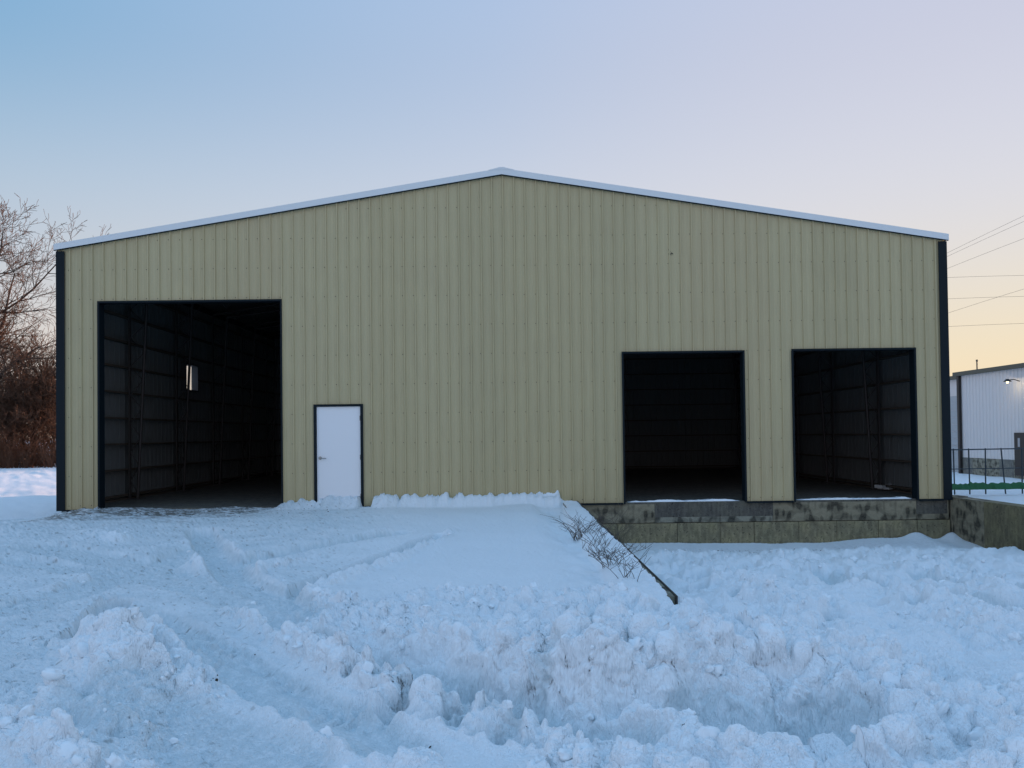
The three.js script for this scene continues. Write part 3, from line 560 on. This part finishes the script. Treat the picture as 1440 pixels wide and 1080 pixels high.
// snow blown on to the two dock sills
for (const [a, b] of [[2.5, 4.86], [6.0, 8.4]]) {
  const n = 60, t = new Tris(), H2 = (x) => .028 + .018 * n2b(x * 1.7, 3) + .008 * n2c(x * 9, 2), D2 = (x) => .16 + .1 * n2(x * 1.2, 8);
  for (let i = 0; i < n; i++) { const xa = lerp(a, b, i / n), xb = lerp(a, b, (i + 1) / n), e = (x) => Math.min(1, (x - a) * 6, (b - x) * 6);
    const pa = [[xa, .012, -.024], [xa, .012 + H2(xa) * e(xa), -.05], [xa, .012 + H2(xa) * .8 * e(xa), -.05 - D2(xa)], [xa, .012, -.1 - D2(xa) * 1.3]], pb = [[xb, .012, -.024], [xb, .012 + H2(xb) * e(xb), -.05], [xb, .012 + H2(xb) * .8 * e(xb), -.05 - D2(xb)], [xb, .012, -.1 - D2(xb) * 1.3]];
    for (let k = 0; k < 3; k++) t.quad(pa[k], pb[k], pb[k + 1], pa[k + 1], [[0, 0], [1, 0], [1, 1], [0, 1]]); }
  single('snow_sill', t.build(), std([.85, .905, .93], .82), a < 5 ? 'thin strip of snow on the sill of the middle open doorway' : 'thin strip of snow on the sill of the doorway beside the corner', 'snow strip', null, null);
}
// scrap lying inside the right-hand doorway
{ const p = onY(1248, 689, .02), r = rngOf(9), g = [];
  for (let k = 0; k < 5; k++) { const b = new THREE.BoxGeometry(.12 + .2 * r(), .03 + .05 * r(), .1 + .1 * r()); b.rotateY(r() * 3); b.rotateZ((r() - .5) * .3); b.translate(p.x + (r() - .5) * .5, .05 + .02 * k, p.z + (r() - .5) * .3); g.push(b); }
  single('scrap_heap', merge(g), std([.5, .5, .48], .7), 'pale scraps lying by the steel column inside the doorway nearest the corner', 'scrap'); }

// ------------------------------------------------------------------ retaining walls of the dock well
{
  const t = thing('retaining_wall', 'snow-capped concrete wall running out from the building beside dry weeds', 'retaining wall');
  mesh('wall_body', box(1.15, 1.462, -1.4, .055, .03, 9.72), concMid, t);
  mesh('edge_angle', box(1.463, 1.476, -.1, .068, .03, 9.77), std([.05, .045, .04], .6, .5), t);
  const r = thing('retaining_wall', 'bare brown concrete wall closing the dock well at the building corner', 'retaining wall');
  const low = [0.0, 1.1, 2.3, 3.5, 4.7, 6.0];
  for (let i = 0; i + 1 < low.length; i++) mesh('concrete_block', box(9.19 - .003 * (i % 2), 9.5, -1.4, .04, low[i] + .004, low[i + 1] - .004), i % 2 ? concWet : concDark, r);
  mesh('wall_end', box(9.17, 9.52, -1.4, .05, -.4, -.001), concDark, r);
}

// ------------------------------------------------------------------ dry weeds beside the wall
const weedMat = std([.075, .06, .05], .9), strawMat = std([.11, .09, .055], .9);
function weed(label, x, z, n, tall, spread, mat, bent, twigs, seed) {
  const y0 = height(x, z) - .03, t = thing('dry_weed', label, 'weed', [x, y0, z], 'dry weeds along the retaining wall'), r = rngOf(seed), stems = [], side = [];
  for (let k = 0; k < n; k++) {
    const a = r() * 6.283, lean = spread * (.3 + .8 * r()), h = tall * (.55 + .55 * r()); let p = V((r() - .5) * .2, 0, (r() - .5) * .3);
    const dir = V(Math.cos(a) * lean, 1, Math.sin(a) * lean).normalize(); const seg = 4;
    for (let i = 0; i < seg; i++) {
      const q = p.clone().addScaledVector(dir, h / seg); stems.push(bar(p, q, .0032 * (1 - i / 6), .0032 * (1 - (i + 1) / 6), 4));
      if (twigs && i > 0) for (let c = 0; c < twigs; c++) { const b = r() * 6.283, e = V(Math.cos(b), .3 + r() * .8, Math.sin(b)).normalize(), l = h * (.12 + .2 * r()), m = q.clone().addScaledVector(e, l); side.push(bar(q, m, .0024, .0015, 3)); const e2 = e.clone().add(V(r() - .5, r() * .6, r() - .5)).normalize(); side.push(bar(m, m.clone().addScaledVector(e2, l * .7), .002, .0012, 3)); }
      p = q; dir.x += (r() - .5) * .35 + Math.cos(a) * bent; dir.z += (r() - .5) * .35 + Math.sin(a) * bent; dir.y -= bent * 1.1; dir.normalize();
    }
  }
  mesh('stems', merge(stems), mat, t).userData.kind = 'stuff'; if (side.length) mesh('twigs', merge(side), mat, t).userData.kind = 'stuff';
}
{
  const at = (u, v, y) => onY(u, v, y); let p;
  p = at(826, 752, .06); weed('tuft of thin bent stalks by the snowy wall close to the building', p.x - .1, p.z, 34, .6, .7, weedMat, .2, 0, 101);
  p = at(846, 768, .06); weed('tangled dark weed in the middle of the weeds along the snowy wall', p.x - .05, p.z, 13, .46, 1.2, weedMat, .12, 2, 102);
  p = at(866, 798, .06); weed('densest twiggy dark weed beside the snowy wall', p.x - .05, p.z, 15, .34, 1.3, weedMat, .1, 3, 103);
  p = at(884, 818, .05); weed('few straight leaning stalks by the outer part of the snowy wall', p.x, p.z, 9, .34, .8, weedMat, .04, 1, 104);
  weed('straw-coloured arching grass behind the snowy wall against dock concrete', 1.85, 3.1, 46, 1.05, .55, strawMat, .2, 0, 105);
}

// ------------------------------------------------------------------ right-hand side: neighbour building, railing, green mesh, wires
const greyMat = std([.62, .60, .58], .55, 0), greyTrim = std([.018, .016, .014], .6), greyDoorMat = std([.36, .39, .40], .6), roofMat = std([.09, .085, .06], .7);
{
  const X = 26, ZF = -29.5, ZN = 14, yb = -1.3, yf = -.17, ye = 4.5;
  const b = thing('grey_warehouse', 'pale grey ribbed warehouse with dark downpipe and a lit wall lamp', 'building');
  const t = new Tris(); const pt = [[0, 0], [.03, .03], [.10, .03], [.13, 0]], n = Math.round((ZN - ZF) / .305);
  for (let k = 0; k < n; k++) { const z0 = ZN - k * .305, q = [...pt.map(([a, c]) => [z0 - a, c]), [z0 - .305, 0]]; for (let i = 0; i < 4; i++) { const [za, ca] = q[i], [zb, cb] = q[i + 1]; t.quad([X - ca, yf, za], [X - cb, yf, zb], [X - cb, ye, zb], [X - ca, ye, za], [[za, yf], [zb, yf], [zb, ye], [za, ye]]); } }
  mesh('wall_siding', t.build(), greyMat, b);
  const pad = []; for (let z = ZF, i = 0; z < ZN - 1; z += 1.22, i++) mesh('foundation_panel', box(X - .02 - .006 * (i % 2), X + .3, yb, yf - .005, z + .006, Math.min(ZN, z + 1.214)), i % 3 ? concMid : conc([.27, .27, .25]), b);
  mesh('wall_core', box(X + .04, X + 16, yb, ye - .01, ZF - .0, ZN), greyMat, b);
  const roof = mesh('roof_edge', box(X - .25, X + .2, ye - .02, ye + .2, ZF - .2, ZN + .2), roofMat, b);
  const sl = new THREE.BoxGeometry(16.5, .12, ZN - ZF + .4); sl.rotateZ(.11); sl.translate(X + 8.1, ye + .98, (ZN + ZF) / 2); mesh('roof_slope', sl, roofMat, b);
  mesh('downpipe', box(X - .17, X - .035, yb + .2, ye - .03, ZF + .06, ZF + .26), greyTrim, b);
  mesh('vent_pipe', merge([new THREE.CylinderGeometry(.035, .035, .7, 10).translate(X + .6, ye + .45, -28.7), new THREE.CylinderGeometry(.055, .055, .1, 10).translate(X + .6, ye + .8, -28.7)]), roofMat, b);
  const p = onZ(1437, 640, -23.3); const zd = -23.3;
  // service door beside the lamp
  const dz = EYE.z - (X - EYE.x) * 1130 / (1436 - 715); // where the wall meets that line of sight
  const dr = mesh('service_door', box(X - .07, X - .032, -.95, 1.22, dz - .35, dz + .75), greyTrim, b); mesh('door_window', box(X - .078, X - .0705, .5, .95, dz - .05, dz + .12), std([.25, .28, .3], .15), dr);
  // further section with the roll-up door, set back behind the corner
  const far = mesh('rear_wing', box(X + .6, X + 9, yb, ye - .12, ZF - 22, ZF - .01), greyMat, b);
  for (let k = 0; k < 11; k++) mesh('door_slat', box(X + .52, X + .599, yb + .1 + k * .42, yb + .1 + k * .42 + .4, ZF - 5.2, ZF - 1.0), greyDoorMat, b);
  mesh('door_post', box(X + .45, X + .62, yb, 3.6, ZF - .78, ZF - .64), greyTrim, b); mesh('wing_eave', box(X + .3, X + 9.3, ye - .12, ye + .08, ZF - 22.2, ZF - .21), roofMat, b);
  // lit lamp on the wall
  const lz = EYE.z - (X - EYE.x) * 1130 / (1436 - 715) + .15, ly = onZ(1435, 536, lz).y;
  const lamp = thing('wall_lamp', 'small lit lamp on an arm above the warehouse service door', 'wall lamp', [X - .03, ly, lz]);
  mesh('arm', merge([bar(V(0, 0, 0), V(-.32, .1, 0), .025, .022, 8), bar(V(-.32, .1, 0), V(-.55, .06, 0), .022, .022, 8)]), greyTrim, lamp);
  const shade = new THREE.CylinderGeometry(.06, .2, .14, 16, 1, true); shade.translate(-.62, .05, 0); mesh('lamp_shade', shade, std([.02, .02, .02], .6, 0, { side: THREE.DoubleSide }), lamp);
  mesh('bulb', new THREE.SphereGeometry(.07, 12, 8).translate(-.62, .0, 0), std([1, .9, .7], .5, 0, { emissive: new THREE.Color(1, .78, .45), emissiveIntensity: 1.0 }), lamp);
  const pl2 = new THREE.PointLight(new THREE.Color(1, .78, .45), .5); pl2.position.set(-.62, -.1, 0); pl2.castShadow = true; lamp.add(pl2);
}
const railMat = std([.035, .05, .06], .5, .4);
{ // railing behind the dock well
  const z = -2.6, t = thing('guard_railing', 'dark metal railing with thin posts in the snow beyond the dock wall', 'railing');
  const us = [1320, 1341, 1362.5, 1386, 1408, 1437, 1460, 1484, 1508, 1532];
  const y0 = onZ(1390, 686, z).y - .15, y1 = onZ(1390, 632, z).y, ym = onZ(1390, 659, z).y, xs = us.map((u) => onZ(u, 650, z).x), r = rngOf(31);
  xs.forEach((x, i) => mesh('post', bar(V(x + (r() - .5) * .03 + (i === 4 ? .09 : 0), y0, z), V(x, y1 + .03, z), .016, .016, 8), railMat, t));
  mesh('rail', bar(V(xs[0], y1, z), V(xs[9], y1 + .02, z), .015, .015, 8), railMat, t); mesh('rail', bar(V(xs[0], ym, z + .002), V(xs[9], ym + .01, z + .002), .011, .011, 8), railMat, t);
  // green mesh slumped along its foot
  const g = [], n = 60; const T2 = new Tris();
  for (let i = 0; i < n; i++) { const xa = lerp(xs[0], xs[9], i / n), xb = lerp(xs[0], xs[9], (i + 1) / n), f = (x) => [.15 + .03 * n2b(x * 3, 1) + .03 * n2c(x * 11, 4), .05 * n2(x * 2, 9) + .03 * n2b(x * 9, 5)];
    const [ha, oa] = f(xa), [hb, ob] = f(xb), yy = y0 + .12; const P = (x, h, o) => [[x, yy, z + .14 + o], [x, yy + h * .55, z + .1 + o * .5], [x, yy + h, z + .05], [x, yy + h * .5, z - .03]];
    const A = P(xa, ha, oa), B = P(xb, hb, ob); for (let k = 0; k < 3; k++) T2.quad(A[k], B[k], B[k + 1], A[k + 1], [[0, 0], [1, 0], [1, 1], [0, 1]]); }
  single('green_mesh', T2.build(), std([.012, .11, .035], .7), 'strip of bright green mesh slumped along the foot of the railing', 'mesh fence');
  const c = onZ(1346, 692, -.9); single('concrete_block', box(9.42, 9.62, -.4, .02, -1.15, -.75), conc([.42, .40, .28]), 'small pale yellowish concrete block at the building corner near the railing', 'block');
}
// ------------------------------------------------------------------ overhead wires
const wireMat = std([.05, .045, .045], .7);
function wire(label, u0, v0, u1, v1, d0, d1, group) {
  const ext = (t) => [lerp(u0, u1, t), lerp(v0, v1, t), lerp(d0, d1, t)], pts = [];
  const A = ext(-1.6), B = ext(2.6), a = onZ(A[0], A[1], EYE.z - A[2]), b = onZ(B[0], B[1], EYE.z - B[2]), m = onZ((u0 + u1) / 2, (v0 + v1) / 2, EYE.z - (d0 + d1) / 2);
  const curve = new THREE.CatmullRomCurve3([a, a.clone().lerp(m, .5).add(V(0, -.05, 0)), m, m.clone().lerp(b, .5).add(V(0, -.05, 0)), b]);
  single('power_line', new THREE.TubeGeometry(curve, 24, .014 * (d0 + d1) / 180, 5), wireMat, label, 'power line', group);
}
wire('topmost of the sloping power lines, close above another one', 1333, 355, 1440, 303, 100, 92, 'overhead power lines');
wire('sloping power line just under the topmost one', 1333, 360, 1440, 311, 100, 92, 'overhead power lines');
wire('sloping power line under the close pair', 1333, 377, 1440, 335, 100, 92, 'overhead power lines');
wire('lowest sloping power line, crossing a level one', 1333, 440, 1440, 406, 100, 92, 'overhead power lines');
wire('topmost of the level power lines', 1333, 390, 1440, 387, 110, 110, 'overhead power lines');
wire('level power line that a sloping one crosses', 1333, 420, 1440, 416.5, 110, 110, 'overhead power lines');
wire('lowest level power line above the warehouse roof', 1333, 459, 1440, 454.5, 110, 110, 'overhead power lines');

// ------------------------------------------------------------------ bare trees and brush beyond the field
const barkMat = std([.055, .034, .022], .95), twigMat = std([.11, .055, .03], .95), brushMat = std([.13, .058, .03], .95);
class Rods { // many thin tapered rods in one mesh, three or more sides each
  constructor() { this.p = []; this.n = []; this.i = []; }
  rod(a, b, ra, rb, seg) {
    const d = V(0, 0, 0).subVectors(b, a).normalize(), u = Math.abs(d.y) < .9 ? V(0, 1, 0) : V(1, 0, 0), s = u.clone().cross(d).normalize(), w = d.clone().cross(s), o = this.p.length / 3;
    for (let k = 0; k < seg; k++) { const t = k / seg * 6.2832, cx = Math.cos(t), sx = Math.sin(t), nx = s.x * cx + w.x * sx, ny = s.y * cx + w.y * sx, nz = s.z * cx + w.z * sx; this.p.push(a.x + nx * ra, a.y + ny * ra, a.z + nz * ra, b.x + nx * rb, b.y + ny * rb, b.z + nz * rb); this.n.push(nx, ny, nz, nx, ny, nz); }
    for (let k = 0; k < seg; k++) { const a0 = o + 2 * k, b0 = o + 2 * ((k + 1) % seg); this.i.push(a0, b0, a0 + 1, b0, b0 + 1, a0 + 1); }
  }
  build() { const g = new THREE.BufferGeometry(); g.setAttribute('position', new THREE.Float32BufferAttribute(this.p, 3)); g.setAttribute('normal', new THREE.Float32BufferAttribute(this.n, 3)); g.setIndex(this.i); return g; }
}
let treeTris = 0;
function bareTree(label, x, z, H, o = {}) {
  const r = rngOf(o.seed ?? 1), y0 = height(x, z) - .1, t = thing('bare_tree', label, 'tree', [x, y0, z], 'bare trees beyond the field'), trunk = new Rods(), limbs = new Rods(), twigs = new Rods();
  const grow = (p, dir, len, rad, level) => {
    const seg = level === 0 ? 7 : level < 3 ? 5 : level === 3 ? 3 : 2, multi = (o.stems ?? 1) > 1, sides = level === 0 ? 8 : level === 1 ? 6 : level === 2 ? 4 : 3, out = level === 0 ? trunk : level < 3 ? limbs : twigs; let q = p.clone(), d = dir.clone(), rr = rad;
    for (let k = 0; k < seg; k++) {
      const bend = level === 0 ? .1 : .26; d.add(V((r() - .5) * bend * 2, (r() - .5) * bend + (level > 0 ? .07 : .02), (r() - .5) * bend * 2)).normalize();
      const e = q.clone().addScaledVector(d, len / seg), r2 = Math.max(.013, rr * (level === 0 ? .86 : .8)); out.rod(q, e, rr, r2, sides);
      if (level < 4 && (level > 0 || k >= (o.low ?? 2))) {
        const kids = level === 0 ? 2 : level === 1 ? (multi && r() < .5 ? 1 : 2) : level === 2 ? (multi && r() < .7 ? 1 : 2) : (r() < .35 ? 2 : 1);
        for (let c = 0; c < kids; c++) {
          const a = r() * 6.283, s = Math.abs(d.y) < .9 ? V(0, 1, 0) : V(1, 0, 0), u = s.clone().cross(d).normalize(), w = d.clone().cross(u), ang = level === 0 ? .6 + .5 * r() : .45 + .6 * r();
          const nd = d.clone().multiplyScalar(Math.cos(ang)).addScaledVector(u, Math.sin(ang) * Math.cos(a)).addScaledVector(w, Math.sin(ang) * Math.sin(a)).normalize();
          grow(e, nd, len * (level === 0 ? .62 : .5) * (.7 + .55 * r()) * (1 - .25 * k / seg), r2 * (level === 0 ? .55 : .62), level + 1);
        }
      }
      q = e; rr = r2;
    }
  };
  const stems = o.stems ?? 1;
  for (let s = 0; s < stems; s++) { const a = r() * 6.283, l = stems > 1 ? .35 : .06; grow(V(Math.cos(a) * .2 * (stems - 1) / 2, 0, Math.sin(a) * .2), V(Math.cos(a) * l, 1, Math.sin(a) * l).normalize(), H * .55, H * .018 * (o.thick ?? 1), 0); }
  mesh('trunk', trunk.build(), barkMat, t); mesh('limbs', limbs.build(), barkMat, t).userData.kind = 'stuff'; mesh('crown', twigs.build(), twigMat, t).userData.kind = 'stuff';
  treeTris += (trunk.i.length + limbs.i.length + twigs.i.length) / 3; return t;
}
const far = (u, d) => onZ(u, 640, EYE.z - d);
{
  let p = far(-40, 54); bareTree('tallest bare tree with wide spreading limbs above the thicket', p.x, p.z, 21, { seed: 4, thick: 1.35 });
  p = far(48, 57); bareTree('smaller many-stemmed bare tree in the thicket close to the building', p.x, p.z, 12.5, { seed: 9, stems: 3, thick: .6, low: 1 });
  p = far(12, 60); bareTree('slim bare tree standing in the thicket under the tallest tree', p.x, p.z, 10.5, { seed: 15, stems: 2, thick: .6, low: 1 });
  p = far(86, 60); bareTree('bare tree half hidden by the building edge', p.x, p.z, 9.5, { seed: 21, stems: 2, thick: .6, low: 1 });
  p = far(-75, 60); bareTree('leaning bare tree at the outer end of the thicket', p.x, p.z, 13, { seed: 27, stems: 2, thick: .7 });
  p = far(70, 56); bareTree('low crooked bare tree in the thicket beside the building edge', p.x, p.z, 8.5, { seed: 33, stems: 3, thick: .55, low: 1 });
  p = far(28, 55); bareTree('short spreading bare tree at the front of the thicket', p.x, p.z, 7.5, { seed: 39, stems: 3, thick: .55, low: 1 });
  // brush under them: one tangled mass
  const r = rngOf(61), R = new Rods(), leaf = new Tris();
  for (let k = 0; k < 420; k++) {
    const u = -160 + 320 * r(), d = 52 + 10 * r(), q = far(u, d), y = height(q.x, q.z) - .05, hh = (1.4 + 2.4 * r() * r()) * (r() < .12 ? 1.4 : 1), n = 5 + Math.floor(5 * r());
    for (let s = 0; s < n; s++) {
      const a = r() * 6.283, l = .15 + .5 * r(); let c = V(q.x + (r() - .5) * .5, y, q.z + (r() - .5) * .5), dir = V(Math.cos(a) * l, 1, Math.sin(a) * l).normalize(); const L = hh * (.6 + .5 * r()) / 4;
      for (let i = 0; i < 4; i++) {
        const e = c.clone().addScaledVector(dir, L); R.rod(c, e, .022 * (1 - i * .2), .022 * (1 - (i + 1) * .2), 3);
        for (let b = 0; b < 2; b++) { const ba = r() * 6.283, nd = V(Math.cos(ba), .5 + .8 * r(), Math.sin(ba)).normalize(), m = e.clone().addScaledVector(nd, L * (.5 + .6 * r())); R.rod(e, m, .011, .006, 3); 
          if (r() < .5) { const z1 = .05 + .05 * r(), h1 = V(r() - .5, r() - .5, r() - .5).multiplyScalar(z1 * 2), h2 = V(r() - .5, r() - .5, r() - .5).multiplyScalar(z1 * 2); leaf.tri([m.x, m.y, m.z], [m.x + h1.x, m.y + h1.y, m.z + h1.z], [m.x + h2.x, m.y + h2.y, m.z + h2.z], [0, 0], [1, 0], [0, 1]); } }
        dir.add(V((r() - .5) * .5, (r() - .5) * .3, (r() - .5) * .5)).normalize(); c = e;
      }
    }
  }
  const b = thing('thicket', 'tangled reddish brown brush under the bare trees at the field edge', 'brush'); b.userData.kind = 'stuff';
  mesh('brush_stems', R.build(), brushMat, b).userData.kind = 'stuff'; mesh('dead_leaves', leaf.build(), std([.20, .075, .03], .9, 0, { side: THREE.DoubleSide }), b).userData.kind = 'stuff';
  treeTris += R.i.length / 3 + leaf.p.length / 9; console.log('tree tris', treeTris);
}
renderer.render(scene, camera);
